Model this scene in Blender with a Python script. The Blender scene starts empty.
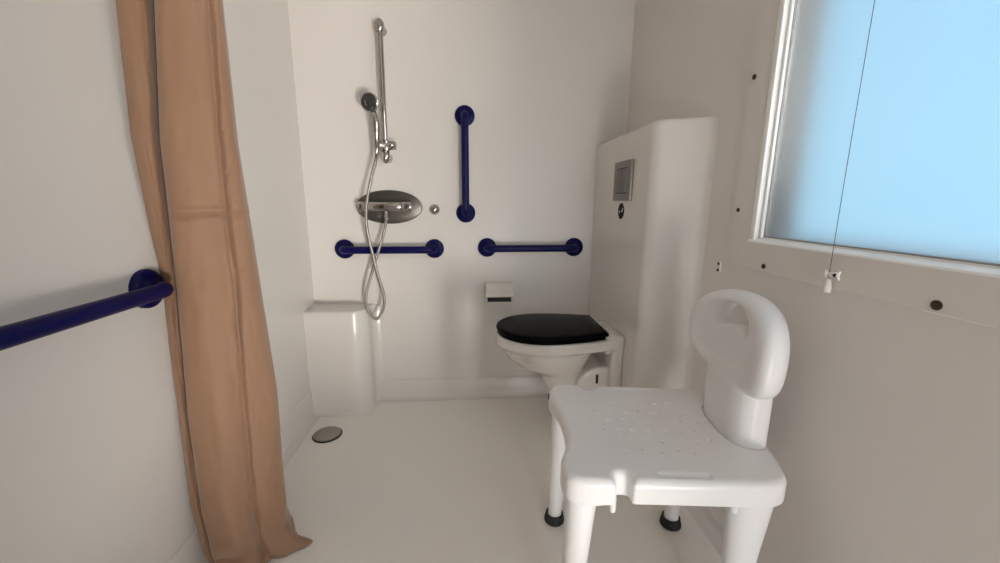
import bpy, bmesh, math, random
import numpy as np
from mathutils import Vector, Matrix, noise

random.seed(7)
PI = math.pi
scene = bpy.context.scene
col = scene.collection

# ------------------------------------------------------------------ materials
def mat(name, color, rough=.5, metal=0., spec=.5, coat=0., bump=None, mottled=0., alpha_wear=None):
    m = bpy.data.materials.new(name); m.use_nodes = True
    nt = m.node_tree; b = nt.nodes['Principled BSDF']
    b.inputs['Base Color'].default_value = (*color, 1)
    b.inputs['Roughness'].default_value = rough
    b.inputs['Metallic'].default_value = metal
    b.inputs['Specular IOR Level'].default_value = spec
    b.inputs['Coat Weight'].default_value = coat
    b.inputs['Coat Roughness'].default_value = .08
    tc = nt.nodes.new('ShaderNodeTexCoord')
    if mottled:
        n = nt.nodes.new('ShaderNodeTexNoise'); n.inputs['Scale'].default_value = 3.5; n.inputs['Detail'].default_value = 4
        nt.links.new(tc.outputs['Object'], n.inputs['Vector'])
        mx = nt.nodes.new('ShaderNodeMixRGB'); mx.blend_type = 'MIX'
        mx.inputs[1].default_value = (*[c * (1 - mottled) for c in color], 1)
        mx.inputs[2].default_value = (*[min(1, c * (1 + mottled)) for c in color], 1)
        nt.links.new(n.outputs['Fac'], mx.inputs[0]); nt.links.new(mx.outputs[0], b.inputs['Base Color'])
    if bump:
        scale, strength, dist = bump
        n2 = nt.nodes.new('ShaderNodeTexNoise'); n2.inputs['Scale'].default_value = scale; n2.inputs['Detail'].default_value = 3
        nt.links.new(tc.outputs['Object'], n2.inputs['Vector'])
        bp = nt.nodes.new('ShaderNodeBump'); bp.inputs['Strength'].default_value = strength; bp.inputs['Distance'].default_value = dist
        nt.links.new(n2.outputs['Fac'], bp.inputs['Height']); nt.links.new(bp.outputs['Normal'], b.inputs['Normal'])
    return m

M = {}
M['wall'] = mat('white_moulded_wall', (.72, .69, .66), .34, bump=(6, .05, .01), mottled=.015)
M['wall_right'] = mat('white_panel_wall', (.73, .69, .655), .45, bump=(5, .05, .01), mottled=.015)
M['boxing'] = mat('glossy_white_shell', (.72, .69, .66), .24, bump=(4, .05, .008))
M['floor'] = mat('textured_tray_floor', (.88, .845, .80), .5, bump=(260, .35, .0012), mottled=.02)
M['ceiling'] = mat('ceiling_paint', (.74, .71, .67), .6)
M['ground'] = mat('pale_paving', (.55, .5, .44), .8, bump=(30, .3, .01))
M['plastic'] = mat('white_moulded_plastic', (.83, .82, .825), .3, spec=.5, bump=(120, .04, .0006))
M['holder'] = mat('cream_holder_plastic', (.74, .70, .64), .35)
M['ceramic'] = mat('white_ceramic', (.72, .68, .635), .12, coat=.6)
M['black_gloss'] = mat('black_gloss_plastic', (.003, .003, .0033), .22, spec=.04)
M['rubber'] = mat('black_rubber', (.012, .011, .010), .6)
M['dark'] = mat('dark_parts_and_shade', (.02, .017, .014), .7)  # near-black for dark parts and for shade put into openings
M['blue'] = mat('blue_nylon', (.0012, .0018, .062), .36, spec=.2)
M['chrome'] = mat('chrome', (.44, .415, .39), .12, metal=1)
M['hose'] = mat('chrome_hose', (.36, .33, .30), .28, metal=1)
M['steel'] = mat('brushed_steel', (.13, .122, .112), .38, metal=1, bump=(150, .05, .0005))
M['drain'] = mat('drain_steel', (.36, .335, .31), .34, metal=1)
M['plate'] = mat('satin_silver_plate', (.25, .235, .22), .42, metal=.8)
M['plate_button'] = mat('satin_silver_button', (.21, .195, .18), .45, metal=.8)
M['spray'] = mat('grey_spray_face', (.035, .033, .032), .4)
M['curtain'] = mat('brown_curtain_fabric', (.285, .162, .098), .66, spec=.35, bump=(900, .12, .0005), mottled=.04)
M['curtain'].node_tree.nodes['Principled BSDF'].inputs['Sheen Weight'].default_value = .25
M['frame'] = mat('white_window_frame', (.90, .90, .89), .35)
M['bead'] = mat('grey_glazing_bead', (.30, .29, .28), .5)
M['reveal_shaded'] = mat('outside_reveal_shaded', (.075, .08, .08), .7)  # shade on the outer jambs put into a dark base colour
M['screw'] = mat('dark_screw_head', (.045, .028, .018), .45, metal=.3)
M['cord'] = mat('grey_cord', (.10, .09, .085), .7)
M['decal_white'] = mat('sticker_white', (.62, .59, .56), .4)
M['decal_navy'] = mat('sticker_navy', (.006, .006, .022), .7, spec=.15)
M['sill_skylit'] = mat('outside_sill_skylit', (.34, .36, .38), .6)  # lighter than the side reveals: sky light put into the sill colour

def glass_mat():
    m = bpy.data.materials.new('frosted_glass'); m.use_nodes = True
    b = m.node_tree.nodes['Principled BSDF']
    b.inputs['Base Color'].default_value = (.93, .97, 1, 1)
    b.inputs['Roughness'].default_value = .42
    b.inputs['IOR'].default_value = 1.45
    b.inputs['Transmission Weight'].default_value = 1
    return m
M['glass'] = glass_mat()

# ------------------------------------------------------------------ helpers
def link_mesh(name, me, material, parent=None, smooth=True, angle=None):
    me.materials.append(M[material] if isinstance(material, str) else material)
    o = bpy.data.objects.new(name, me); col.objects.link(o)
    if parent is not None: o.parent = parent
    if smooth:
        me.polygons.foreach_set('use_smooth', [True] * len(me.polygons))
        if angle is not None and hasattr(me, 'set_sharp_from_angle'):
            me.set_sharp_from_angle(angle=math.radians(angle))
    me.update()
    return o

def build(name, bm, material, parent=None, smooth=True, angle=38):
    bmesh.ops.recalc_face_normals(bm, faces=bm.faces)
    me = bpy.data.meshes.new(name); bm.to_mesh(me); bm.free()
    return link_mesh(name, me, material, parent, smooth, angle)

def tag(o, label=None, cat=None, group=None, kind=None):
    if label: o['label'] = label
    if cat: o['category'] = cat
    if group: o['group'] = group
    if kind: o['kind'] = kind
    return o

def thing(name, loc, label, cat, rz=0, group=None):
    o = bpy.data.objects.new(name, None); col.objects.link(o)
    o.empty_display_size = .05
    o.location = loc; o.rotation_euler = (0, 0, rz)
    return tag(o, label, cat, group)

def box(bm, x0, x1, y0, y1, z0, z1, bevel=0, seg=2):
    r = bmesh.ops.create_cube(bm, size=1)
    for v in r['verts']:
        v.co = Vector(((x0 + x1) / 2 + v.co.x * (x1 - x0), (y0 + y1) / 2 + v.co.y * (y1 - y0), (z0 + z1) / 2 + v.co.z * (z1 - z0)))
    if bevel:
        es = list({e for v in r['verts'] for e in v.link_edges})
        bmesh.ops.bevel(bm, geom=es, offset=bevel, segments=seg, profile=.5, affect='EDGES')
    return bm

def frame_of(t):
    t = t.normalized()
    a = Vector((0, 0, 1)) if abs(t.z) < .9 else Vector((0, 1, 0))
    n = t.cross(a).normalized()
    return n, t.cross(n).normalized()

def tube(bm, pts, rad, n=16, caps=True):
    """sweep a circle of radius rad (number or list) along pts, parallel-transported"""
    pts = [Vector(p) for p in pts]; rings = []
    nrm = None
    for i, p in enumerate(pts):
        t = (pts[min(i + 1, len(pts) - 1)] - pts[max(i - 1, 0)])
        if t.length < 1e-9: t = Vector((0, 0, 1))
        t.normalize()
        if nrm is None: nrm = frame_of(t)[0]
        else:
            nrm = (nrm - t * nrm.dot(t)); nrm.normalize()
        bn = t.cross(nrm)
        r = rad[i] if isinstance(rad, (list, tuple)) else rad
        rings.append([bm.verts.new(p + (nrm * math.cos(a) + bn * math.sin(a)) * r) for a in [2 * PI * k / n for k in range(n)]])
    for a, b in zip(rings, rings[1:]):
        for k in range(n): bm.faces.new((a[k], a[(k + 1) % n], b[(k + 1) % n], b[k]))
    if caps:
        bm.faces.new(rings[0][::-1]); bm.faces.new(rings[-1])
    return bm

def catmull(pts, per=8):
    pts = [Vector(p) for p in pts]; out = []
    for i in range(len(pts) - 1):
        p0, p1, p2, p3 = pts[max(i - 1, 0)], pts[i], pts[i + 1], pts[min(i + 2, len(pts) - 1)]
        for k in range(per):
            t = k / per
            out.append(.5 * ((2 * p1) + (p2 - p0) * t + (2 * p0 - 5 * p1 + 4 * p2 - p3) * t * t + (3 * p1 - p0 - 3 * p2 + p3) * t ** 3))
    out.append(pts[-1]); return out

def lathe(bm, profile, origin, axis, n=32):
    """profile: (radius, height along axis)"""
    axis = Vector(axis).normalized(); u, v = frame_of(axis); o = Vector(origin); rings = []
    for r, h in profile:
        if r < 1e-6: rings.append([bm.verts.new(o + axis * h)])
        else: rings.append([bm.verts.new(o + axis * h + (u * math.cos(a) + v * math.sin(a)) * r) for a in [2 * PI * k / n for k in range(n)]])
    for a, b in zip(rings, rings[1:]):
        for k in range(n):
            k2 = (k + 1) % n
            if len(a) == 1 and len(b) == 1: continue
            if len(a) == 1: bm.faces.new((a[0], b[k2], b[k]))
            elif len(b) == 1: bm.faces.new((a[k], a[k2], b[0]))
            else: bm.faces.new((a[k], a[k2], b[k2], b[k]))
    if len(rings[0]) > 1: bm.faces.new(rings[0][::-1])
    if len(rings[-1]) > 1: bm.faces.new(rings[-1])
    return bm

def offset_ring(pts, d, closed=True):
    """offset a 2D polyline along its outward (right-hand) normals"""
    out = []; n = len(pts)
    for i in range(n):
        p, q = (pts[(i - 1) % n], pts[(i + 1) % n]) if closed else (pts[max(i - 1, 0)], pts[min(i + 1, n - 1)])
        tx, ty = q[0] - p[0], q[1] - p[1]; L = math.hypot(tx, ty) or 1
        out.append((pts[i][0] + ty / L * d, pts[i][1] - tx / L * d))
    return out

def arc(cx, cy, r, a0, a1, n=10):
    return [(cx + r * math.cos(math.radians(a0 + (a1 - a0) * k / n)), cy + r * math.sin(math.radians(a0 + (a1 - a0) * k / n))) for k in range(n + 1)]

# ---- signed-distance meshing (surface nets) for moulded shapes
def sd_poly(px, py, poly):
    poly = np.array(poly); n = len(poly)
    d = np.full(px.shape, 1e9); s = np.ones(px.shape)
    for i in range(n):
        a = poly[i]; b = poly[i - 1]
        ex, ey = b - a; wx, wy = px - a[0], py - a[1]
        t = np.clip((wx * ex + wy * ey) / (ex * ex + ey * ey + 1e-12), 0, 1)
        bx, by = wx - ex * t, wy - ey * t
        d = np.minimum(d, bx * bx + by * by)
        c1 = py >= a[1]; c2 = py < b[1]; c3 = ex * wy > ey * wx
        f = (c1 & c2 & c3) | (~c1 & ~c2 & ~c3)
        s = np.where(f, -s, s)
    return s * np.sqrt(d)

def smin(a, b, k):
    h = np.clip(.5 + .5 * (b - a) / k, 0, 1)
    return b + (a - b) * h - k * h * (1 - h)
def smax(a, b, k): return -smin(-a, -b, k)
def rmax(a, b, r):
    return np.minimum(np.maximum(a + r, b + r), 0) + np.hypot(np.maximum(a + r, 0), np.maximum(b + r, 0)) - r
def sd_box(x, y, z, c, h, r):
    qx, qy, qz = np.abs(x - c[0]) - h[0] + r, np.abs(y - c[1]) - h[1] + r, np.abs(z - c[2]) - h[2] + r
    return np.sqrt(np.maximum(qx, 0) ** 2 + np.maximum(qy, 0) ** 2 + np.maximum(qz, 0) ** 2) + np.minimum(np.maximum(np.maximum(qx, qy), qz), 0) - r
def sd_seg(x, y, z, a, b, r):
    a, b = np.array(a, float), np.array(b, float); e = b - a
    t = np.clip(((x - a[0]) * e[0] + (y - a[1]) * e[1] + (z - a[2]) * e[2]) / (e @ e), 0, 1)
    return np.sqrt((x - a[0] - e[0] * t) ** 2 + (y - a[1] - e[1] * t) ** 2 + (z - a[2] - e[2] * t) ** 2) - r
def chaikin(p, it=2):
    for _ in range(it):
        q = []
        for i in range(len(p)):
            a, b = p[i], p[(i + 1) % len(p)]
            q += [(a[0] * .75 + b[0] * .25, a[1] * .75 + b[1] * .25), (a[0] * .25 + b[0] * .75, a[1] * .25 + b[1] * .75)]
        p = q
    return p

def grid(lo, hi, h):
    ax = [np.arange(l, u + h, h) for l, u in zip(lo, hi)]
    return np.meshgrid(*ax, indexing='ij')

def surfnet(X, Y, Z, V, name):
    V = V.astype(np.float32)
    h = float(X[1, 0, 0] - X[0, 0, 0]); o = np.array([X[0, 0, 0], Y[0, 0, 0], Z[0, 0, 0]])
    nx, ny, nz = V.shape; ins = V < 0
    acc = np.zeros((nx - 1, ny - 1, nz - 1, 3), np.float32); cnt = np.zeros((nx - 1, ny - 1, nz - 1), np.float32)
    sl = lambda d, n: slice(d, n - 1 + d)
    for ax in range(3):
        for d1 in (0, 1):
            for d2 in (0, 1):
                off = [0, 0, 0]; oth = [i for i in range(3) if i != ax]; off[oth[0]] = d1; off[oth[1]] = d2
                off2 = list(off); off2[ax] = 1
                a = V[sl(off[0], nx), sl(off[1], ny), sl(off[2], nz)]; b = V[sl(off2[0], nx), sl(off2[1], ny), sl(off2[2], nz)]
                m = (a < 0) != (b < 0); t = np.where(m, a / np.where(m, a - b, 1), 0)
                cnt += m
                for k in range(3): acc[..., k] += np.where(m, (t if k == ax else off[k]), 0)
    act = cnt > 0; idx = np.full(act.shape, -1, np.int64); ii = np.argwhere(act); idx[act] = np.arange(len(ii))
    verts = (ii + acc[act] / cnt[act][:, None]) * h + o
    quads = []
    for ax in range(3):
        oth = [(ax + 1) % 3, (ax + 2) % 3]
        a = [slice(1, -1)] * 3; a[ax] = slice(0, -1); b = [slice(1, -1)] * 3; b[ax] = slice(1, None)
        A = ins[tuple(a)]; B = ins[tuple(b)]; e = np.argwhere(A != B)
        if not len(e): continue
        flip = A[tuple(e.T)]
        base = e.copy(); base[:, oth[0]] += 1; base[:, oth[1]] += 1
        def cell(d0, d1):
            c = base.copy(); c[:, oth[0]] -= d0; c[:, oth[1]] -= d1
            return idx[c[:, 0], c[:, 1], c[:, 2]]
        q = np.stack([cell(1, 1), cell(0, 1), cell(0, 0), cell(1, 0)], 1)
        q[~flip] = q[~flip][:, ::-1]; quads.append(q)
    q = np.concatenate(quads)
    me = bpy.data.meshes.new(name)
    me.vertices.add(len(verts)); me.vertices.foreach_set('co', verts.astype(np.float32).ravel())
    me.loops.add(len(q) * 4); me.loops.foreach_set('vertex_index', q.ravel().astype(np.int32))
    me.polygons.add(len(q)); me.polygons.foreach_set('loop_start', np.arange(0, len(q) * 4, 4, dtype=np.int32))
    me.update(calc_edges=True); me.validate()
    return me

def sdf_obj(name, grd, V, material, parent=None):
    return link_mesh(name, surfnet(*grd, V, name), material, parent, True, None)

# ------------------------------------------------------------------ room shell
XL, XR, YB, YF, ZC, T = -.847, .865, 2.215, -.75, 2.28, .12
WY0, WY1, WZ0, WZ1 = .22, 1.148, 1.040, 1.98          # window opening in the right wall
DX0, DX1, DZ = .42, .85, 2.06                         # unseen doorway added behind the camera, narrowed to shape the light

def struct(name, bm, m, **k):
    return tag(build(name, bm, m, **k), kind='structure')

struct('floor', box(bmesh.new(), XL - T, XR + T, YF - T, YB + T, -.08, 0), 'floor')
struct('ceiling', box(bmesh.new(), XL - T, XR + T, YF - T, YB + T, ZC, ZC + .1), 'ceiling')
struct('wall_back', box(bmesh.new(), XL - T, XR + T, YB, YB + T, 0, ZC), 'wall')
struct('wall_left', box(bmesh.new(), XL - T, XL, YF, YB, 0, ZC), 'wall')
bm = bmesh.new()
box(bm, XR, XR + T, YF, WY0, 0, ZC); box(bm, XR, XR + T, WY1, YB, 0, ZC)
box(bm, XR, XR + T, WY0, WY1, 0, WZ0); box(bm, XR, XR + T, WY0, WY1, WZ1, ZC)
struct('wall_right', bm, 'wall_right')
bm = bmesh.new()
box(bm, XL - T, DX0, YF - T, YF, 0, ZC); box(bm, DX1, XR + T, YF - T, YF, 0, ZC); box(bm, DX0, DX1, YF - T, YF, DZ, ZC)
struct('wall_front', bm, 'wall')
struct('ground', box(bmesh.new(), -6, 6, -9, YF - T, -.62, -.55), 'ground')

# coved skirting lip of the moulded tray: profile (distance from wall, height)
def cove_profile(h, r=.035, t=.007):
    p = [(r + t, 0)] + [(t + r - r * math.sin(a), r - r * math.cos(a)) for a in [PI / 2 * k / 7 for k in range(1, 8)]]
    return p + [(t, h - .004), (t - .003, h - .0005), (0, h + .001), (-.01, h + .001), (-.01, 0)]
def cove(name, p0, p1, inward, h):
    bm = bmesh.new(); prof = cove_profile(h); rings = []
    for p in (p0, p1):
        rings.append([bm.verts.new((p[0] + inward[0] * d, p[1] + inward[1] * d, z)) for d, z in prof])
    n = len(prof)
    for k in range(n): bm.faces.new((rings[0][k], rings[0][(k + 1) % n], rings[1][(k + 1) % n], rings[1][k]))
    bm.faces.new(rings[0]); bm.faces.new(rings[1][::-1])
    return struct(name, bm, 'wall', angle=50)
cove('baseboard_back', (XL, YB), (.703, YB), (0, -1), .122)
cove('baseboard_left', (XL, YF), (XL, YB), (1, 0), .152)
cove('baseboard_right', (XR, YF), (XR, 1.50), (-1, 0), .06)

def plan_loft(bm, plan, rings, anchor_tail):
    """plan: open 2D outline; rings: (outset, z); anchor_tail: closing points behind the wall"""
    loops = []
    for d, z in rings:
        o = offset_ring(plan, d, closed=False) + list(anchor_tail)
        loops.append([bm.verts.new((x, y, z)) for x, y in o])
    n = len(loops[0])
    for a, b in zip(loops, loops[1:]):
        for k in range(n): bm.faces.new((a[k], a[(k + 1) % n], b[(k + 1) % n], b[k]))
    bm.faces.new(loops[0][::-1]); bm.faces.new(loops[-1])
    return bm

# cistern boxing in the far right corner
bx = [(.7028, YB - .0004), (.7028, 2.0), (.7028, 1.75)] + arc(.768, 1.556, .0652, 180, 242, 12) + [(.775, 1.477), (.810, 1.458), (.836, 1.442), (.852, 1.428), (.861, 1.412), (XR - .0004, 1.385)]
bxo = thing('cistern_boxing', (.78, 1.85, 0), 'tall white glossy cistern box with rounded corner behind the toilet', 'cistern box')
def at_parent(o, p):
    o.parent = p; o.matrix_parent_inverse = Matrix.Identity(4); o.location = -Vector(p.location)
    return o
bm = bmesh.new()
plan_loft(bm, bx, [(0, 0), (0, .3), (0, .7), (0, 1.1), (0, 1.428), (-.002, 1.438), (-.007, 1.446), (-.015, 1.449)], [(XR - .0004, YB - .0004)])
at_parent(build('shell', bm, 'boxing', angle=60), bxo)

# moulded corner seat at the far left
seat_plan = [(XL + .0004, 2.05), (-.75, 2.05), (-.64, 2.05)] + arc(-.622, 2.135, .085, -90, 0, 12) + [(-.534, 2.165)] + \
            [(-.534 + .034 * (1 - math.cos(a)), 2.178 + .034 * math.sin(a)) for a in [PI / 2 * k / 6 for k in range(1, 7)]] + [(-.495, YB - .0004)]
bm = bmesh.new()
plan_loft(bm, seat_plan, [(.012, 0), (.007, .004), (.003, .010), (.001, .018), (0, .03), (0, .2), (0, .4), (0, .566), (-.002, .574), (-.008, .580), (-.016, .582)], [(XL + .0004, YB - .0004)])
cs = thing('corner_seat', (-.69, 2.13, 0), 'low white moulded corner seat in the far shower corner', 'shower seat')
at_parent(build('seat_block', bm, 'boxing', angle=60), cs)

# ------------------------------------------------------------------ window
win = tag(thing('window_1', (XR, (WY0 + WY1) / 2, WZ0), None, None), kind='structure')
def wpart(name, bm, m, **k):
    return at_parent(build(name, bm, m, **k), win)
def side_boxes(bm, x0, x1, y0, y1, z0, z1, w, bev):
    box(bm, x0, x1, y1 - w, y1, z0, z1, bev); box(bm, x0, x1, y0, y0 + w, z0, z1, bev)
    return box(bm, x0, x1, y0 + w, y1 - w, z1 - w, z1, bev)
def prism_y(bm, prof, y0, y1):
    a = [bm.verts.new((x, y0, z)) for x, z in prof]; b = [bm.verts.new((x, y1, z)) for x, z in prof]; n = len(prof)
    bm.faces.new(a); bm.faces.new(b[::-1])
    for k in range(n): bm.faces.new((a[k], a[(k + 1) % n], b[(k + 1) % n], b[k]))
    return bm
bm = side_boxes(bmesh.new(), XR - .010, XR + .024, WY0 - .008, WY1 + .006, WZ0 - .004, WZ1 + .006, .0195, .0015)
prism_y(bm, [(XR - .014, WZ0 - .008), (XR - .014, WZ0 - .0045), (XR - .012, WZ0 - .0025), (XR + .010, WZ0 + .0045), (XR + .024, WZ0 + .0045), (XR + .024, WZ0 - .008)], WY0 - .008, WY1 + .006)
wpart('frame', bm, 'frame', angle=25)
bm = side_boxes(bmesh.new(), XR + .004, XR + .028, WY0 + .0125, WY1 - .0150, WZ0 + .0045, WZ1 - .015, .0085, .002)
wpart('sash', box(bm, XR + .0105, XR + .028, WY0 + .021, WY1 - .0235, WZ0 + .0045, WZ0 + .0075, .001), 'frame')
bm = side_boxes(bmesh.new(), XR + .012, XR + .026, WY0 + .021, WY1 - .0235, WZ0 + .0075, WZ1 - .0235, .002, .0006)
wpart('glazing_bead', box(bm, XR + .012, XR + .026, WY0 + .023, WY1 - .0255, WZ0 + .0075, WZ0 + .0110, .0006), 'bead')
wpart('pane', box(bmesh.new(), XR + .018, XR + .024, WY0 + .012, WY1 - .02, WZ0 + .006, WZ1 - .014), 'glass', smooth=False)
rb = bmesh.new()
box(rb, XR + .030, XR + .118, WY1 - .020, WY1 - .002, WZ0 + .001, WZ1 - .002, .001); box(rb, XR + .030, XR + .118, WY0 + .002, WY0 + .020, WZ0 + .001, WZ1 - .002, .001)
box(rb, XR + .030, XR + .118, WY0 + .020, WY1 - .020, WZ1 - .020, WZ1 - .002, .001)
wpart('outer_reveal', rb, 'reveal_shaded')
wpart('outer_sill', box(bmesh.new(), XR + .030, XR + .16, WY0 + .021, WY1 - .021, WZ0 + .001, WZ0 + .012, .001), 'sill_skylit')

# thin board screwed around the window
def panel():
    bm = bmesh.new(); x0, x1 = XR - .008, XR - .0003
    loops = []
    for x, ins in ((x1, 0), (x0 + .0025, 0), (x0, .0025)):
        o_ = [(.12 + ins, .949 + ins), (1.240 - ins, .949 + ins), (1.240 - ins, 2.1 - ins), (.12 + ins, 2.1 - ins)]
        loops.append([bm.verts.new((x, y, z)) for y, z in o_])
    for x in (x0, x1):
        loops.append([bm.verts.new((x, y, z)) for y, z in ((WY0 - .006, WZ0 - .003), (WY1 + .005, WZ0 - .003), (WY1 + .005, WZ1 + .004), (WY0 - .006, WZ1 + .004))])
    loops.append(loops[0])
    for a, b in zip(loops, loops[1:]):
        for k in range(4): bm.faces.new((a[k], a[(k + 1) % 4], b[(k + 1) % 4], b[k]))
    return bm
wp = tag(thing('trim_1', (XR, 1.2, .949), None, None), kind='structure')
at_parent(build('board', panel(), 'wall_right', angle=20), wp)
for y, z, r in ((1.222, 1.515, .0075), (1.222, 1.125, .0065), (1.081, .967, .0075), (.643, .966, .0095)):
    bm = lathe(bmesh.new(), [(r, 0), (r, .002), (r * .8, .0035), (r * .35, .0038), (r * .3, .002), (0, .002)], (XR - .0078, y, z), (-1, 0, 0), 18)
    at_parent(build('screw', bm, 'screw'), wp)

# two-screw clip beside the board
clip = thing('wall_clip', (XR, 1.295, .93), 'tiny white two-screw clip on the wall between cistern box and window', 'clip')
at_parent(build('clip_plate', box(bmesh.new(), XR - .004, XR + .001, 1.287, 1.303, .912, .948, .0015), 'wall_right'), clip)
for z in (.941, .919):
    at_parent(build('screw', lathe(bmesh.new(), [(.0055, 0), (.005, .002), (0, .003)], (XR - .0042, 1.295, z), (-1, 0, 0), 14), 'screw'), clip)

# blind cord with its tassel, held by a small cleat
bc = thing('blind_cord', (.845, .858, .95), 'thin dark blind cord with white tassel hanging in front of the window', 'cord')
at_parent(build('cord', tube(bmesh.new(), [(.845, .860, 2.1), (.845, .8605, 1.6), (.845, .859, 1.2), (.845, .857, .985), (.845, .857, .966)], .0007, 8), 'cord'), bc)
bm = bmesh.new()
tube(bm, [(.845, .857, .974), (.845, .857, .970), (.845, .8565, .95), (.845, .856, .942)], [.004, .0065, .009, .0085], 14)
at_parent(build('tassel', bm, 'wall_right'), bc)['label'] = 'white tapered plastic tassel'
ck = thing('cord_cleat', (XR, .852, .985), 'small white two-horned cord cleat screwed below the window', 'cleat')
bm = bmesh.new()
box(bm, XR - .022, XR - .004, .846, .858, .980, .990, .002)
tube(bm, [(XR - .020, .866, .978), (XR - .022, .863, .985), (XR - .020, .866, .993)], [.002, .0035, .002], 10)
tube(bm, [(XR - .018, .832, .975), (XR - .021, .835, .985), (XR - .018, .832, .995)], [.002, .0035, .002], 10)
box(bm, XR - .020, XR - .014, .835, .866, .982, .988, .002)
at_parent(build('cleat_body', bm, 'frame'), ck)
at_parent(build('screw', lathe(bmesh.new(), [(.0045, 0), (.004, .003), (0, .0035)], (XR - .0205, .841, .985), (-1, 0, 0), 12), 'screw'), ck)

# ------------------------------------------------------------------ grab bars
def grab_bar(p0, p1, n, label):
    """bar between flange centres p0 and p1 on a wall whose normal is n"""
    p0, p1, n = Vector(p0), Vector(p1), Vector(n)
    t = thing('grab_bar', (p0 + p1) / 2, label, 'grab bar', group='blue wall grab bars')
    d = (p1 - p0).normalized(); S, R, r = .062, .030, .0195
    path = [p0 + n * .004]
    for k in range(9):
        a = PI / 2 * k / 8; path.append(p0 + n * (S - R + R * math.sin(a)) + d * (R - R * math.cos(a)))
    for k in range(9):
        a = PI / 2 * (8 - k) / 8; path.append(p1 + n * (S - R + R * math.sin(a)) - d * (R - R * math.cos(a)))
    path.append(p1 + n * .004)
    at_parent(build('rail', tube(bmesh.new(), path, r, 24), 'blue', angle=60), t)
    for p in (p0, p1):
        bm = lathe(bmesh.new(), [(.052, -.001), (.052, .008), (.050, .014), (.045, .018), (.034, .020), (.028, .022), (.022, .029), (.019, .030)], p, n, 36)
        at_parent(build('flange', bm, 'blue', angle=50), t)
    return t
grab_bar((-.662, YB, .889), (-.182, YB, .889), (0, -1, 0), 'horizontal blue grab bar behind the shower hose')
grab_bar((.108, YB, .894), (.598, YB, .895), (0, -1, 0), 'horizontal blue grab bar above the toilet and paper holder')
grab_bar((-.008, YB, 1.580), (-.008, YB, 1.083), (0, -1, 0), 'vertical blue grab bar on the back wall')
grab_bar((XL, 1.097, .918), (XL, .50, .918), (1, 0, 0), 'blue grab bar beside the brown curtain on the left wall')

# ------------------------------------------------------------------ shower
rail = thing('shower_rail', (-.409, 2.15, 1.35), 'vertical chrome shower rail with sliding bracket on the back wall', 'shower rail')
RX, RY = -.409, 2.15
at_parent(build('rail_tube', tube(bmesh.new(), [(RX + .001, RY, 1.97), (RX, RY, 1.7), (RX - .001, RY, 1.36)], .0145, 20), 'chrome'), rail)
def cap(z, up):
    bm = bmesh.new(); s = 1 if up else -1
    lathe(bm, [(.0175, -.028 * s), (.022, -.022 * s), (.024, 0), (.0225, .014 * s), (.015, .025 * s), (.007, .031 * s), (0, .0325 * s)], (RX, RY, z), (0, 0, 1), 24)
    tube(bm, [(RX, RY + .006, z), (RX, YB - .012, z), (RX, YB + .002, z)], [.016, .018, .024], 20)
    return bm
at_parent(build('wall_bracket', cap(1.965, True), 'chrome'), rail)
at_parent(build('wall_bracket', cap(1.363, False), 'chrome'), rail)
sl = bmesh.new()
lathe(sl, [(.018, -.028), (.027, -.024), (.0285, 0), (.027, .022), (.018, .027)], (RX, RY, 1.418), (0, 0, 1), 24)
tube(sl, [(RX - .050, RY - .028, 1.419), (RX - .046, RY - .026, 1.419), (RX, RY - .008, 1.418), (RX + .052, RY - .004, 1.418), (RX + .056, RY - .004, 1.418)], [.013, .018, .021, .020, .015], 20)
lathe(sl, [(.015, .014), (.020, .026), (.021, .042), (.016, .048), (0, .050)], (RX, RY, 1.418), (1, -.25, 0), 20)
at_parent(build('slider', sl, 'chrome'), rail)

hs = thing('hand_shower', (-.425, 2.09, 1.40), 'chrome hand shower with grey round spray head hung on the rail', 'hand shower')
hp = catmull([(-.437, 2.086, 1.400), (-.433, 2.072, 1.455), (-.433, 2.066, 1.51), (-.440, 2.072, 1.548), (-.448, 2.082, 1.582)], 6)
hr = [.0145 + .005 * math.sin(min(1, k / len(hp) * 1.05) * PI * .72) for k in range(len(hp))]
at_parent(build('handle', tube(bmesh.new(), hp, hr, 18), 'chrome'), hs)
HC, HN = (-.453, 2.050, 1.600), (-.16, -.93, -.22)
bm = lathe(bmesh.new(), [(.012, -.034), (.026, -.027), (.038, -.014), (.0435, -.002), (.0435, .004), (.040, .007), (.037, .0072), (.0365, .004), (0, .004)], HC, HN, 40)
head = at_parent(build('spray_head', bm, 'chrome'), hs)
def child_of(name, bm, m, par, root, **k):
    o = build(name, bm, m, **k); o.parent = par; o.matrix_parent_inverse = Matrix.Identity(4); return o
bm = lathe(bmesh.new(), [(.0366, .002), (.0366, .0065), (.034, .008), (.020, .0088), (.018, .0075), (.012, .0075), (.010, .0095), (0, .0098)], HC, HN, 36)
child_of('spray_face', bm, 'spray', head, hs)['label'] = 'dark grey round nozzle face'

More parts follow.
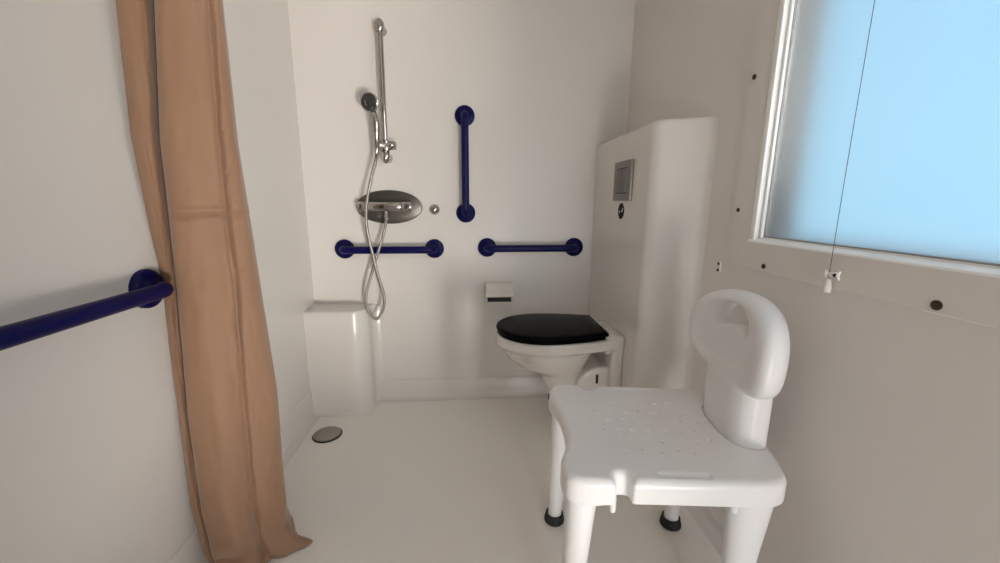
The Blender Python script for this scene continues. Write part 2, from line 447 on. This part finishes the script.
hose_pts = [(-.4375, 2.0865, 1.396), (-.441, 2.088, 1.368), (-.449, 2.085, 1.330), (-.470, 2.070, 1.251), (-.497, 2.060, 1.125), (-.504, 2.068, 1.016), (-.488, 2.072, .901), (-.469, 2.084, .781),
            (-.446, 2.100, .658), (-.452, 2.103, .582), (-.492, 2.105, .525), (-.534, 2.106, .576), (-.538, 2.106, .658), (-.506, 2.106, .761), (-.473, 2.108, .862), (-.438, 2.120, .961), (-.4205, 2.136, 1.045), (-.4195, 2.140, 1.070)]
hp = catmull(hose_pts, 40)
hose = thing('shower_hose', (-.46, 2.1, .52), 'long looping chrome shower hose hanging below the mixer', 'shower hose')
at_parent(build('hose_tube', tube(bmesh.new(), hp, [.0078 + .0009 * math.sin(k * PI / 2.0) for k in range(len(hp))], 12), 'hose', angle=80), hose)
at_parent(build('hose_nut', tube(bmesh.new(), [(-.4195, 2.14, 1.0785), (-.4195, 2.14, 1.062), (-.4195, 2.139, 1.048)], [.0125, .012, .009], 8), 'chrome'), hose)
at_parent(build('hose_nut', tube(bmesh.new(), [(-.4372, 2.0865, 1.3985), (-.439, 2.0872, 1.385), (-.4405, 2.088, 1.372)], [.0115, .011, .009], 12), 'chrome'), hose)

mx = thing('shower_mixer', (-.42, YB, 1.11), 'chrome thermostatic bar mixer on a dark oval steel plate', 'shower mixer')
bm = bmesh.new(); n = 72; rings = []
for s, y in ((1, YB + .001), (1, YB - .008), (.985, YB - .011), (.95, YB - .013), (.6, YB - .016), (.25, YB - .0175)):
    rings.append([bm.verts.new((-.414 + .173 * s * math.copysign(abs(math.cos(a)) ** .96, math.cos(a)), y, 1.113 + .088 * s * math.sin(a))) for a in [2 * PI * k / n for k in range(n)]])
for a, b in zip(rings, rings[1:]):
    for k in range(n): bm.faces.new((a[k], a[(k + 1) % n], b[(k + 1) % n], b[k]))
bm.faces.new(rings[-1]); bm.faces.new(rings[0][::-1])
at_parent(build('oval_plate', bm, 'steel', angle=30), mx)['label'] = 'dark grey brushed oval wall plate'
VY, VZ = 2.14, 1.116
at_parent(build('mixer_body', tube(bmesh.new(), [(-.51, VY, VZ), (-.505, VY, VZ), (-.345, VY, VZ), (-.340, VY, VZ)], [.021, .0235, .0235, .021], 28), 'chrome'), mx)
for x in (-.49, -.36):
    at_parent(build('wall_union', tube(bmesh.new(), [(x, VY + .01, VZ), (x, YB - .014, VZ)], [.014, .018], 18), 'chrome'), mx)
def knob(x0, x1):
    s = 1 if x1 > x0 else -1; bm = bmesh.new(); nn = 40
    prof = [(0, .020), (.004 * s, .0250), (abs(x1 - x0) * s * .88, .0258), (x1 - x0, .0235), (x1 - x0, .006)]
    R = []
    for i, (dx, r) in enumerate(prof):
        R.append([bm.verts.new((x0 + dx, VY + (r * (1 - .05 * (k % 2))) * math.cos(2 * PI * k / nn), VZ + (r * (1 - .05 * (k % 2))) * math.sin(2 * PI * k / nn))) for k in range(nn)])
    for a, b in zip(R, R[1:]):
        for k in range(nn): bm.faces.new((a[k], a[(k + 1) % nn], b[(k + 1) % nn], b[k]))
    bm.faces.new(R[0]); bm.faces.new(R[-1][::-1])
    return bm
at_parent(build('control_knob', knob(-.511, -.560), 'chrome', angle=60), mx)
at_parent(build('control_knob', knob(-.339, -.287), 'chrome', angle=60), mx)
at_parent(build('outlet', tube(bmesh.new(), [(-.4195, VY, VZ - .016), (-.4195, VY, VZ - .036)], .0105, 16), 'chrome'), mx)

pl = thing('wall_plug', (-.177, YB, 1.101), 'small round chrome stud on the wall right of the mixer', 'plug')
at_parent(build('stud', lathe(bmesh.new(), [(.027, -.001), (.027, .005), (.023, .008), (.020, .018), (.014, .024), (0, .026)], (-.177, YB, 1.101), (0, -1, 0), 28), 'chrome'), pl)

dr = thing('floor_drain', (-.707, 1.862, 0), 'round steel drain cover in the shower floor', 'drain')
at_parent(build('drain_rim', lathe(bmesh.new(), [(.058, .0005), (.069, .0005), (.070, .004), (.066, .0055), (.060, .005), (.058, .002)], (-.707, 1.862, 0), (0, 0, 1), 44), 'dark'), dr)['label'] = 'dark rim ring'
at_parent(build('drain_cover', lathe(bmesh.new(), [(.0645, .004), (.0655, .0085), (.063, .0105), (.050, .0115), (0, .012)], (-.707, 1.862, 0), (0, 0, 1), 44), 'drain'), dr)

# ------------------------------------------------------------------ paper holder
ph = thing('paper_holder', (.174, YB, .58), 'small white toilet paper holder with flap under the grab bar', 'paper holder')
bm = bmesh.new()                                           # rear tray with side cheeks and a lower lip
box(bm, .102, .246, YB - .012, YB + .002, .592, .700, .003)
box(bm, .102, .108, YB - .052, YB - .010, .594, .640, .002); box(bm, .240, .246, YB - .052, YB - .010, .594, .640, .002)
box(bm, .102, .246, YB - .062, YB - .008, .585, .5945, .003)
at_parent(build('tray', bm, 'holder'), ph)
bm = bmesh.new(); prof = [(YB - .004, .701), (YB - .022, .702), (YB - .036, .697), (YB - .046, .684), (YB - .053, .667), (YB - .058, .648), (YB - .063, .632), (YB - .067, .627)]
rings = []
for dd in (0, .004):
    rings.append([[bm.verts.new((x + (1 if x > .17 else -1) * .004 * (i / 7), y + dd * .7, z - dd)) for x in (.100, .248)] for i, (y, z) in enumerate(prof)])
o_, i_ = rings
for a, b in zip(o_, o_[1:]): bm.faces.new((a[0], a[1], b[1], b[0]))
for a, b in zip(i_, i_[1:]): bm.faces.new((a[1], a[0], b[0], b[1]))
for k in range(7):
    for s in (0, 1): bm.faces.new((o_[k][s], o_[k + 1][s], i_[k + 1][s], i_[k][s]))
bm.faces.new((o_[0][0], o_[0][1], i_[0][1], i_[0][0])); bm.faces.new((o_[7][0], o_[7][1], i_[7][1], i_[7][0]))
at_parent(build('flap', bm, 'holder'), ph)
at_parent(build('slot_shade', box(bmesh.new(), .109, .239, YB - .057, YB - .012, .5955, .645), 'dark', smooth=False), ph)['label'] = 'dark block for the shade below the flap'  # solid near-black block stands in for the shade inside the holder

# ------------------------------------------------------------------ flush plate and sticker
XB = .7028
fp = thing('flush_plate', (XB, 1.808, 1.15), 'square silver dual flush plate on the cistern box', 'flush plate')
at_parent(build('plate', box(bmesh.new(), XB - .013, XB + .002, 1.694, 1.890, 1.152, 1.325, .003), 'plate'), fp)
bm = bmesh.new(); box(bm, XB - .0165, XB - .010, 1.782, 1.850, 1.188, 1.290, .002)
at_parent(build('flush_button', bm, 'plate_button'), fp)
bm = bmesh.new(); box(bm, XB - .0165, XB - .010, 1.732, 1.780, 1.188, 1.290, .002)
at_parent(build('flush_button', bm, 'plate_button'), fp)
for z in (1.2905, 1.1835):
    at_parent(build('button_groove', box(bmesh.new(), XB - .0140, XB - .012, 1.729, 1.853, z, z + .0045), 'dark', smooth=False), fp)

st = thing('round_sticker', (XB, 1.806, 1.105), 'round dark blue and white sticker under the flush plate', 'sticker')
YC, ZS = 1.806, 1.106
at_parent(build('sticker_base', lathe(bmesh.new(), [(.040, -.0005), (.040, .0008), (0, .0009)], (XB, YC, ZS), (-1, 0, 0), 36), 'decal_white'), st)
def bump_disc(cy, cz, r, m, name, h=.0014):
    return at_parent(build(name, lathe(bmesh.new(), [(r, .0005), (r, h), (0, h + .0001)], (XB, cy, cz), (-1, 0, 0), 28), m), st)
bump_disc(YC, ZS, .036, 'decal_navy', 'sticker_disc')
bm = bmesh.new()                                           # white curved mark across the disc
pts = [(YC - .026, ZS + .013), (YC - .022, ZS + .002), (YC - .012, ZS - .006), (YC - .004, ZS - .004), (YC - .003, ZS + .003), (YC - .012, ZS + .006), (YC - .018, ZS + .014)]
f = [bm.verts.new((XB - .0020, y, z)) for y, z in pts]; g = [bm.verts.new((XB - .0012, y, z)) for y, z in pts]
bm.faces.new(f); bm.faces.new(g[::-1])
for k in range(len(pts)): bm.faces.new((f[k], f[(k + 1) % len(pts)], g[(k + 1) % len(pts)], g[k]))
at_parent(build('white_mark', bm, 'decal_white', smooth=False), st)
bump_disc(YC + .016, ZS - .004, .0055, 'decal_white', 'white_dot', .0020)

# ------------------------------------------------------------------ toilet
TY = 1.808
toi = thing('toilet', (XB, TY, 0), 'white wall-hung toilet with glossy black lid on the cistern box', 'toilet')
def egg(tip, back, hw, hb, cx=None, n=40):
    """egg outline, tip towards -x, straight taper to the back"""
    cx = tip + (back - tip) * .44 if cx is None else cx
    p = [(cx - (cx - tip) * math.sin(a), -hw * math.cos(a)) for a in [PI * k / n for k in range(n + 1)]]
    m = 10; side = [(cx + (back - cx) * k / m, hw - (hw - hb) * (k / m) ** 1.9) for k in range(1, m + 1)]
    return p + side + [(x, -y) for x, y in side[::-1]]
g = grid((.12, TY - .22, .05), (.712, TY + .22, .57), .005)
X, Y, Z = g; Yl = Y - TY
x2, y2 = X[:, :, 0], Yl[:, :, 0]
rim = np.repeat(sd_poly(x2, y2, egg(.129, .700, .198, .140))[:, :, None], X.shape[2], 2)
d_rim = rmax(rim, np.abs(Z - .512) - .024, .012)
zt = [.05, .15, .240, .300, .322, .338, .357, .376, .418, .448, .478, .50]
fx = np.interp(Z, zt, [.43, .415, .388, .362, .352, .330, .285, .235, .185, .163, .143, .138])
bxk = np.interp(Z, zt, [.53, .53, .53, .535, .54, .545, .555, .565, .585, .60, .62, .63])
hw = np.interp(Z, zt, [.07, .072, .074, .078, .084, .095, .110, .125, .152, .168, .182, .188])
cxz, axz = (fx + bxk) / 2, (bxk - fx) / 2
d_bowl = (np.sqrt(((X - cxz) / axz) ** 2 + (Yl / hw) ** 2) - 1) * np.minimum(axz, hw)
d_bowl = rmax(d_bowl, np.maximum(Z - .5, .10 - Z), .015)
d_plate = sd_box(X, Yl, Z, (.690, 0, .405), (.040, .140, .143), .014)
d_arm = sd_box(X, Yl, Z, (.64, 0, .514), (.075, .136, .028), .012)
d_trap = rmax(np.hypot(X - .625, Z - .260) - .124, np.abs(Yl) - .094, .012)
d = smin(d_rim, d_bowl, .022); d = smin(d, d_arm, .012); d = smin(d, d_plate, .014); d = smin(d, d_trap, .003)
d = np.maximum(d, X - .7022)
inner = np.repeat(sd_poly(x2, y2, egg(.190, .52, .135, .10))[:, :, None], X.shape[2], 2)
d = smax(d, -np.maximum(inner, .485 - Z), .02)
o = sdf_obj('pan', g, d, 'ceramic'); at_parent(o, toi)
def slab(outline, z0, z1, r, dome=0):
    bm = bmesh.new(); n = len(outline); cxm = sum(p[0] for p in outline) / n
    rings = []
    lev = [(-r, z0), (-r * .3, z0 + r * .3), (0, z0 + r), (0, z1 - r), (-r * .3, z1 - r * .3), (-r, z1)]
    ds = [offset_ring(outline, -dd) if False else outline for dd, _ in lev]
    for (dd, z) in lev:
        ring = []
        for i, (x, y) in enumerate(outline):
            p, q = outline[i - 1], outline[(i + 1) % n]; tx, ty = q[0] - p[0], q[1] - p[1]; L = math.hypot(tx, ty) or 1
            nx_, ny_ = ty / L, -tx / L
            if nx_ * (x - cxm) + ny_ * y < 0: nx_, ny_ = -nx_, -ny_
            ring.append((x + nx_ * dd, y + ny_ * dd, z))
        rings.append(ring)
    top = rings[-1]
    for s in (.9, .7, .4, .1):
        rings.append([(cxm + (x - cxm) * s, y * s, z1 + dome * (1 - s * s)) for x, y, z in top])
    V = [[bm.verts.new((x, TY + y, z)) for x, y, z in rg] for rg in rings]
    for a, b in zip(V, V[1:]):
        for k in range(n): bm.faces.new((a[k], a[(k + 1) % n], b[(k + 1) % n], b[k]))
    bm.faces.new(V[0][::-1]); bm.faces.new(V[-1])
    return bm
at_parent(build('seat_ring', slab(egg(.136, .615, .191, .140), .5365, .551, .004), 'black_gloss', angle=60), toi)
at_parent(build('lid', slab(egg(.131, .628, .196, .144), .5525, .5715, .007, .006), 'black_gloss', angle=60), toi)['label'] = 'glossy black toilet lid'
for s in (-1, 1):
    bm = tube(bmesh.new(), [(.652, TY + s * .07 - .022, .552), (.652, TY + s * .07 + .022, .552)], .012, 16)
    at_parent(build('hinge', box(bm, .643, .661, TY + s * .07 - .016, TY + s * .07 + .016, .534, .552, .003), 'ceramic'), toi)
bm = lathe(bmesh.new(), [(.017, 0), (.017, .014), (.012, .022), (0, .024)], (.632, TY - .128, .487), (0, -.35, -.9), 18)
at_parent(build('fixing_cap', bm, 'ceramic'), toi)
at_parent(build('fixing_slot', box(bmesh.new(), .596, .607, TY - .0985, TY - .091, .305, .350, .002), 'dark'), toi)['label'] = 'dark vertical fixing slot'

# ------------------------------------------------------------------ shower chair
CH = thing('shower_chair', (.516, 1.025, 0), 'white plastic shower chair with pierced seat and oval backrest', 'shower chair', rz=math.radians(-7))
ST = .512
half = [(-.236, 0), (-.240, .07), (-.252, .125), (-.268, .165), (-.268, .215), (-.252, .246), (-.21, .256), (-.15, .252), (-.06, .250), (.06, .249), (.15, .248), (.215, .246), (.262, .226), (.285, .165), (.298, .090), (.300, 0)]
outl = [(x, -y) for x, y in half[1:-1]] + half[::-1]
outl = chaikin(outl, 2)
g = grid((-.285, -.27, .415), (.315, .27, .53), .0028)
X, Y, Z = g; x2, y2 = X[:, :, 0], Y[:, :, 0]; K = X.shape[2]
rep = lambda a: np.repeat(a[:, :, None], K, 2)
p2 = sd_poly(x2, y2, outl)
nA = np.minimum.reduce([np.hypot(np.maximum(np.abs(x2 + .126) - .001, 0), np.maximum(np.abs(y2 - s * .262) - .026, 0)) - .018 for s in (-1, 1)])
p2n = smax(p2, -nA, .008)
top = ST - .010 * np.exp(-((x2 + .26) / .07) ** 2) * np.exp(-(y2 / .10) ** 2) - .007 * np.exp(-(x2 / .17) ** 2 - (y2 / .15) ** 2)
top = top - .006 * np.clip((x2 - .12) / .17, 0, 1) * 0
ear = np.exp(-((x2 + .21) / .06) ** 2) * np.exp(-((np.abs(y2) - .21) / .05) ** 2)
bot = .449 - .010 * ear - .004 * np.exp(-((x2 - .2) / .06) ** 2) * np.exp(-((np.abs(y2) - .2) / .05) ** 2)
outer = rmax(rep(p2n), Z - rep(top), .020)
outer = rmax(outer, rep(bot) - Z, .003)
inner = np.maximum(rep(p2n) + .011, Z - (rep(top) - .014))
d = np.maximum(outer, -inner)
for s in (-1, 1):                                          # hand-hold grooves along both sides
    d = smax(d, -sd_seg(X, Y, Z, (-.030, s * .222, ST + .003), (.075, s * .222, ST + .003), .010), .004)
    d = smin(d, sd_seg(X, Y, Z, (-.150, s * .243, .462), (-.150, s * .243, .428), .0075), .005)      # hook tabs
    d = smin(d, sd_seg(X, Y, Z, (.135, s * .236, .452), (.135, s * .236, .434), .009), .004)
hol = []
for i, a in enumerate(np.linspace(-.125, .135, 7)):
    for j, b in enumerate(np.linspace(-.125, .125, 6)):
        if (i in (0, 6)) and (j in (0, 5)): continue
        a2, b2 = a + (.017 if j % 2 else -.006) + .004 * math.sin(i * 5 + j), b + .007 * math.cos(3 * i + j)
        hol.append((a2, b2))
hd = np.minimum.reduce([np.hypot((x2 - a) * .72, y2 - b) - .0036 for a, b in hol])
d = np.maximum(d, -np.maximum(rep(hd), rep(top) - .009 - Z))
# groove the backrest drops into
neck2 = sd_poly(x2, y2, chaikin([(.226, -.107), (.200, -.055), (.199, .079), (.226, .131), (.284, .131), (.290, .012), (.284, -.107)], 2))
d = smax(d, -np.maximum(rep(np.abs(neck2 - .003) - .0026), (ST - .012) - Z), .001)
at_local = lambda o: (setattr(o, 'parent', CH), o)[1]
at_local(sdf_obj('seat', g, d, 'plastic'))

g = grid((.165, -.225, .485), (.325, .225, .925), .0034)
X, Y, Z = g
yy = Y - .003; zz = Z - .772
W = .207; H_ = np.where(zz > 0, .136, .116)
ex = np.where(zz > 0, 2.25, 3.0)
e = (np.abs(yy / W) ** ex + np.abs(zz / H_) ** ex) ** (1 / ex)
d2 = (e - 1) * .14
ac = .232 - .040 * (yy / W) ** 2 + .035 * (Z - .72)
front = np.clip((-d2 - .018) / .035, 0, 1); front = front * front * (3 - 2 * front)
w_f = (ac - .030 + .006 * front) - X
w_b = X - (ac + .052 - .026 * front)
pad = rmax(d2, np.maximum(w_f, w_b), .036)
slot = np.hypot(np.maximum(np.abs(Y - .004) - .052, 0), np.maximum(np.abs(Z - .846 + 3.2 * Y ** 2) - .003, 0)) - .0275
pad = smax(pad, -slot, .012)
nh = .117
nf = .200 + .9 * np.maximum(np.abs(Y - .012) - .05, 0) ** 2 * 6
nb = .288
neck = rmax(np.abs(Y - .012) - nh, np.maximum(nf - X, X - nb), .022)
neck = np.maximum(neck, np.maximum(Z - .70, .486 - Z))
d = smin(pad, neck, .012)
at_local(sdf_obj('backrest', g, d, 'plastic'))

def loft(bm, secs, n=32):
    R = [[bm.verts.new((cx + rx * math.cos(2 * PI * k / n), cy + ry * math.sin(2 * PI * k / n), z)) for k in range(n)] for cx, cy, z, rx, ry in secs]
    for a, b in zip(R, R[1:]):
        for k in range(n): bm.faces.new((a[k], a[(k + 1) % n], b[(k + 1) % n], b[k]))
    bm.faces.new(R[0][::-1]); bm.faces.new(R[-1])
    return bm
for fr in (True, False):
    for s in (-1, 1):
        fa, ta = (-.235, -.215) if fr else (.185, .193)
        fb, tb = s * .193, s * .203
        L = lambda t: (ta + (fa - ta) * t, tb + (fb - tb) * t)
        secs = []
        for z, rx, ry in ((.485, .040 if fr else .054, .036), (.455, .040 if fr else .056, .036), (.43, .0385 if fr else .054, .036), (.38, .0365 if fr else .049, .0355), (.30, .034 if fr else .041, .0335), (.20, .031 if fr else .034, .031), (.10, .0285, .0285), (.088, .028, .028), (.086, .026, .026)):
            a, b = L((.47 - z) / .47); secs.append((a, b, z, rx, ry))
        leg = at_local(build('leg', loft(bmesh.new(), secs), 'plastic', angle=40))
        c = at_local(build('leg_tube', loft(bmesh.new(), [(*L(.8), .088, .0245, .0245), (fa, fb, .02, .0245, .0245)]), 'plastic'))
        c.parent = leg
        ft = build('rubber_foot', lathe(bmesh.new(), [(.033, .0), (.0365, .004), (.036, .014), (.032, .026), (.0315, .034), (.027, .035), (.0268, .018), (0, .017)], (fa, fb, .0), (0, 0, 1), 32), 'rubber')
        ft.parent = leg; ft['label'] = 'black flared rubber foot'
        bm = lathe(bmesh.new(), [(.011, -.003), (.011, .002), (.0085, .0035), (.007, .002), (0, .002)], (-.2665, s * .197, .489), (-1, 0, .15), 24)
        if fr and s > 0: at_local(build('screw_cap', bm, 'dark'))['label'] = 'dark ringed screw cap'
        else: bm.free()

# ------------------------------------------------------------------ curtain
cu = thing('shower_curtain', (-.73, 1.15, 0), 'brown shower curtain drawn back beside the left wall', 'shower curtain')
dirv, rv = Vector((-.53493, .84489, 0)), Vector((.84489, .53493, 0)); O = Vector((-.73, 1.15, 0))
KEY = {   # height: [(u to the right, v towards the room) ...] along the cloth
    2.20: [(-.105, -.020), (-.070, -.004), (-.036, -.012), (-.014, -.045), (-.004, -.085), (.004, -.050), (.000, .000), (.012, .030), (.048, .045), (.078, .040), (.090, .026), (.102, .040), (.114, .022), (.118, -.02), (.098, -.05)],
    1.65: [(-.088, -.020), (-.056, -.004), (-.034, -.012), (-.022, -.045), (-.014, -.085), (-.008, -.050), (-.015, .000), (-.004, .028), (.042, .045), (.076, .042), (.090, .028), (.102, .040), (.117, .022), (.121, -.02), (.100, -.05)],
    1.30: [(-.104, -.024), (-.080, -.006), (-.062, -.012), (-.052, -.040), (-.046, -.070), (-.042, -.045), (-.048, -.005), (-.036, .024), (.020, .043), (.058, .036), (.072, .026), (.086, .040), (.110, .022), (.119, -.02), (.098, -.05)],
    .92: [(-.097, -.067), (-.085, -.053), (-.072, -.055), (-.066, -.062), (-.062, -.078), (-.060, -.055), (-.061, -.016), (-.055, .024), (-.005, .045), (.050, .036), (.066, .025), (.082, .040), (.118, .020), (.133, -.02), (.110, -.05)],
    .55: [(-.104, -.028), (-.097, -.014), (-.086, -.020), (-.080, -.036), (-.076, -.050), (-.076, -.036), (-.081, .000), (-.070, .026), (-.020, .050), (.036, .040), (.054, .026), (.070, .038), (.118, .018), (.146, -.02), (.122, -.05)],
    .25: [(-.110, -.020), (-.100, -.008), (-.090, -.014), (-.083, -.028), (-.078, -.060), (-.078, -.040), (-.085, .010), (-.074, .038), (-.025, .066), (.022, .050), (.042, .028), (.058, .036), (.108, .016), (.137, -.02), (.126, -.06)],
    .09: [(-.098, -.010), (-.088, .004), (-.076, -.010), (-.066, -.030), (-.060, -.070), (-.064, -.030), (-.076, .020), (-.064, .052), (-.016, .082), (.024, .060), (.044, .030), (.062, .040), (.112, .026), (.135, -.02), (.140, -.075)],
    .03: [(-.086, -.004), (-.078, .010), (-.066, -.006), (-.058, -.030), (-.054, -.070), (-.058, -.020), (-.068, .034), (-.054, .070), (-.006, .100), (.030, .072), (.050, .040), (.080, .052), (.150, .042), (.142, -.01), (.150, -.090)],
    .006: [(-.080, .000), (-.070, .016), (-.058, -.002), (-.050, -.030), (-.048, -.070), (-.050, -.010), (-.060, .046), (-.044, .084), (.004, .116), (.040, .084), (.064, .050), (.106, .062), (.192, .052), (.158, -.005), (.158, -.105)]}
zs = sorted(KEY); ctrl = np.array([KEY[z] for z in zs])
NZ, PER = 420, 9
bm = bmesh.new(); rows = []
for i in range(NZ + 1):
    z = .006 + (2.20 - .006) * (i / NZ) ** 1.15
    c = np.array([[np.interp(z, zs, ctrl[:, k, d]) for d in (0, 1)] for k in range(ctrl.shape[1])])
    pts = catmull([(a, b, 0) for a, b in c], PER)
    row = []
    for j, p in enumerate(pts):
        q = O + rv * p.x - dirv * p.y
        tq = j / PER
        wr = .0068 * noise.noise(Vector((tq * .9, z * 5.5, 3))) + .0034 * noise.noise(Vector((tq * 2.5 + 7, z * 16, 1)))
        if tq > 6.5:
            wr -= .0085 * math.exp(-((z - 1.106 + .004 * math.sin(tq * 2)) / .006) ** 2)                 # packing creases
            wr += .0055 * math.exp(-((z - 1.120) / .010) ** 2)
            wr -= .0055 * math.exp(-((z - .955 - .008 * (tq - 11)) / .006) ** 2) * math.exp(-((tq - 11.5) / 1.2) ** 2)
            wr -= .0060 * math.exp(-((z - 1.33 - .02 * (tq - 11)) / .007) ** 2) * math.exp(-((tq - 11) / .9) ** 2)
            wr -= .0060 * math.exp(-((z - 1.22 - .02 * (tq - 11)) / .006) ** 2) * math.exp(-((tq - 11) / .8) ** 2)
            wr -= .0050 * math.exp(-((z - .62 - .01 * (tq - 10)) / .006) ** 2) * math.exp(-((tq - 10.5) / .8) ** 2)
        if 5 < tq < 9.6 and z < .3:                                                                  # gathered hem of the front panel
            wsel = math.sin(PI * (tq - 5) / 4.6)
            wr += wsel * (.016 * math.exp(-((z - .115 - .02 * math.sin(tq)) / .022) ** 2) - .018 * math.exp(-((z - .070 - .015 * math.sin(tq)) / .012) ** 2))
        if z < .3 and tq > 5:
            wr += .010 * (1 - z / .3) * noise.noise(Vector((tq * .8, z * 14, 9)))
        q = q - dirv * wr
        q.z = z
        q.x = max(q.x, XL + .006 + (.04 * max(0, 1 - z / .04) if z < .15 else 0) + (.010 if z < .16 else 0))
        row.append(bm.verts.new(q))
    rows.append(row)
for a, b in zip(rows, rows[1:]):
    for k in range(len(a) - 1): bm.faces.new((a[k], a[k + 1], b[k + 1], b[k]))
cl = at_parent(build('cloth', bm, 'curtain', angle=80), cu)
sm = cl.modifiers.new('thickness', 'SOLIDIFY'); sm.thickness = .0016; sm.offset = 0

# ------------------------------------------------------------------ light, sky, camera
w = bpy.data.worlds.new('sky'); scene.world = w; w.use_nodes = True
nt = w.node_tree; bg = nt.nodes['Background']
tc = nt.nodes.new('ShaderNodeTexCoord'); sp = nt.nodes.new('ShaderNodeSeparateXYZ'); cr = nt.nodes.new('ShaderNodeValToRGB')
cr.color_ramp.elements[0].position = .0; cr.color_ramp.elements[0].color = (.45, .79, 1.0, 1)
cr.color_ramp.elements[1].position = .7; cr.color_ramp.elements[1].color = (.36, .70, 1.0, 1)
nt.links.new(tc.outputs['Generated'], sp.inputs[0]); nt.links.new(sp.outputs['Z'], cr.inputs[0]); nt.links.new(cr.outputs[0], bg.inputs['Color'])
bg.inputs['Strength'].default_value = .95

def area(name, loc, aim, sx, sy, power, color):
    l = bpy.data.lights.new(name, 'AREA'); l.shape = 'RECTANGLE'; l.size = sx; l.size_y = sy; l.energy = power; l.color = color
    o = bpy.data.objects.new(name, l); col.objects.link(o); o.location = loc
    o.rotation_euler = (Vector(aim) - Vector(loc)).to_track_quat('-Z', 'Y').to_euler()
    return o
area('sunlit_ground_stand_in', (1.8, -3.0, -.4), (-.4, 2.2, 1.5), 1.2, 1.0, 400, (1, .93, .84))  # area lamp standing in for the unseen sunlit ground outside
area('low_door_fill', (.62, -1.15, .0), (-.2, 1.8, 1.3), .4, .6, 17, (1, .95, .9))  # added fill lamp low outside the doorway, brightens the chair and room
area('doorway_fill', (.5, -1.5, 1.0), (.3, 2, .6), .8, 1.2, 12, (1, .96, .92))  # added broad fill lamp behind the camera, no such source seen
area('window_side_fill', (2.4, -.9, 1.9), (.9, .7, 1.5), 1.6, 1.6, 90, (1, .93, .86))  # added lamp outside the pane, brightens the back left corner

cam = bpy.data.cameras.new('camera'); co = bpy.data.objects.new('camera', cam); col.objects.link(co)
def cam_axes(yaw, pitch, roll):
    y, p, r = map(math.radians, (yaw, pitch, roll))
    f = Vector((math.sin(y) * math.cos(p), math.cos(y) * math.cos(p), -math.sin(p)))
    rt = Vector((math.cos(y), -math.sin(y), 0)); up = rt.cross(f)
    return rt * math.cos(r) + up * math.sin(r), -rt * math.sin(r) + up * math.cos(r), f
r_, u_, f_ = cam_axes(4.667, 11.453, .314)
co.matrix_world = Matrix(((r_.x, u_.x, -f_.x, 0), (r_.y, u_.y, -f_.y, 0), (r_.z, u_.z, -f_.z, 1.15), (0, 0, 0, 1)))
cam.sensor_width = 36; cam.lens = 399.4 / 1000 * 36; cam.clip_start = .02
scene.camera = co

vs = scene.view_settings
scene.display_settings.display_device = 'sRGB'
vs.view_transform = 'Standard'; vs.look = 'None'; vs.gamma = 1; vs.use_curve_mapping = False; vs.exposure = .2
scene.cycles.use_denoising = True
scene.cycles.max_bounces = 12; scene.cycles.diffuse_bounces = 8; scene.cycles.transmission_bounces = 8
scene.cycles.sample_clamp_indirect = 6
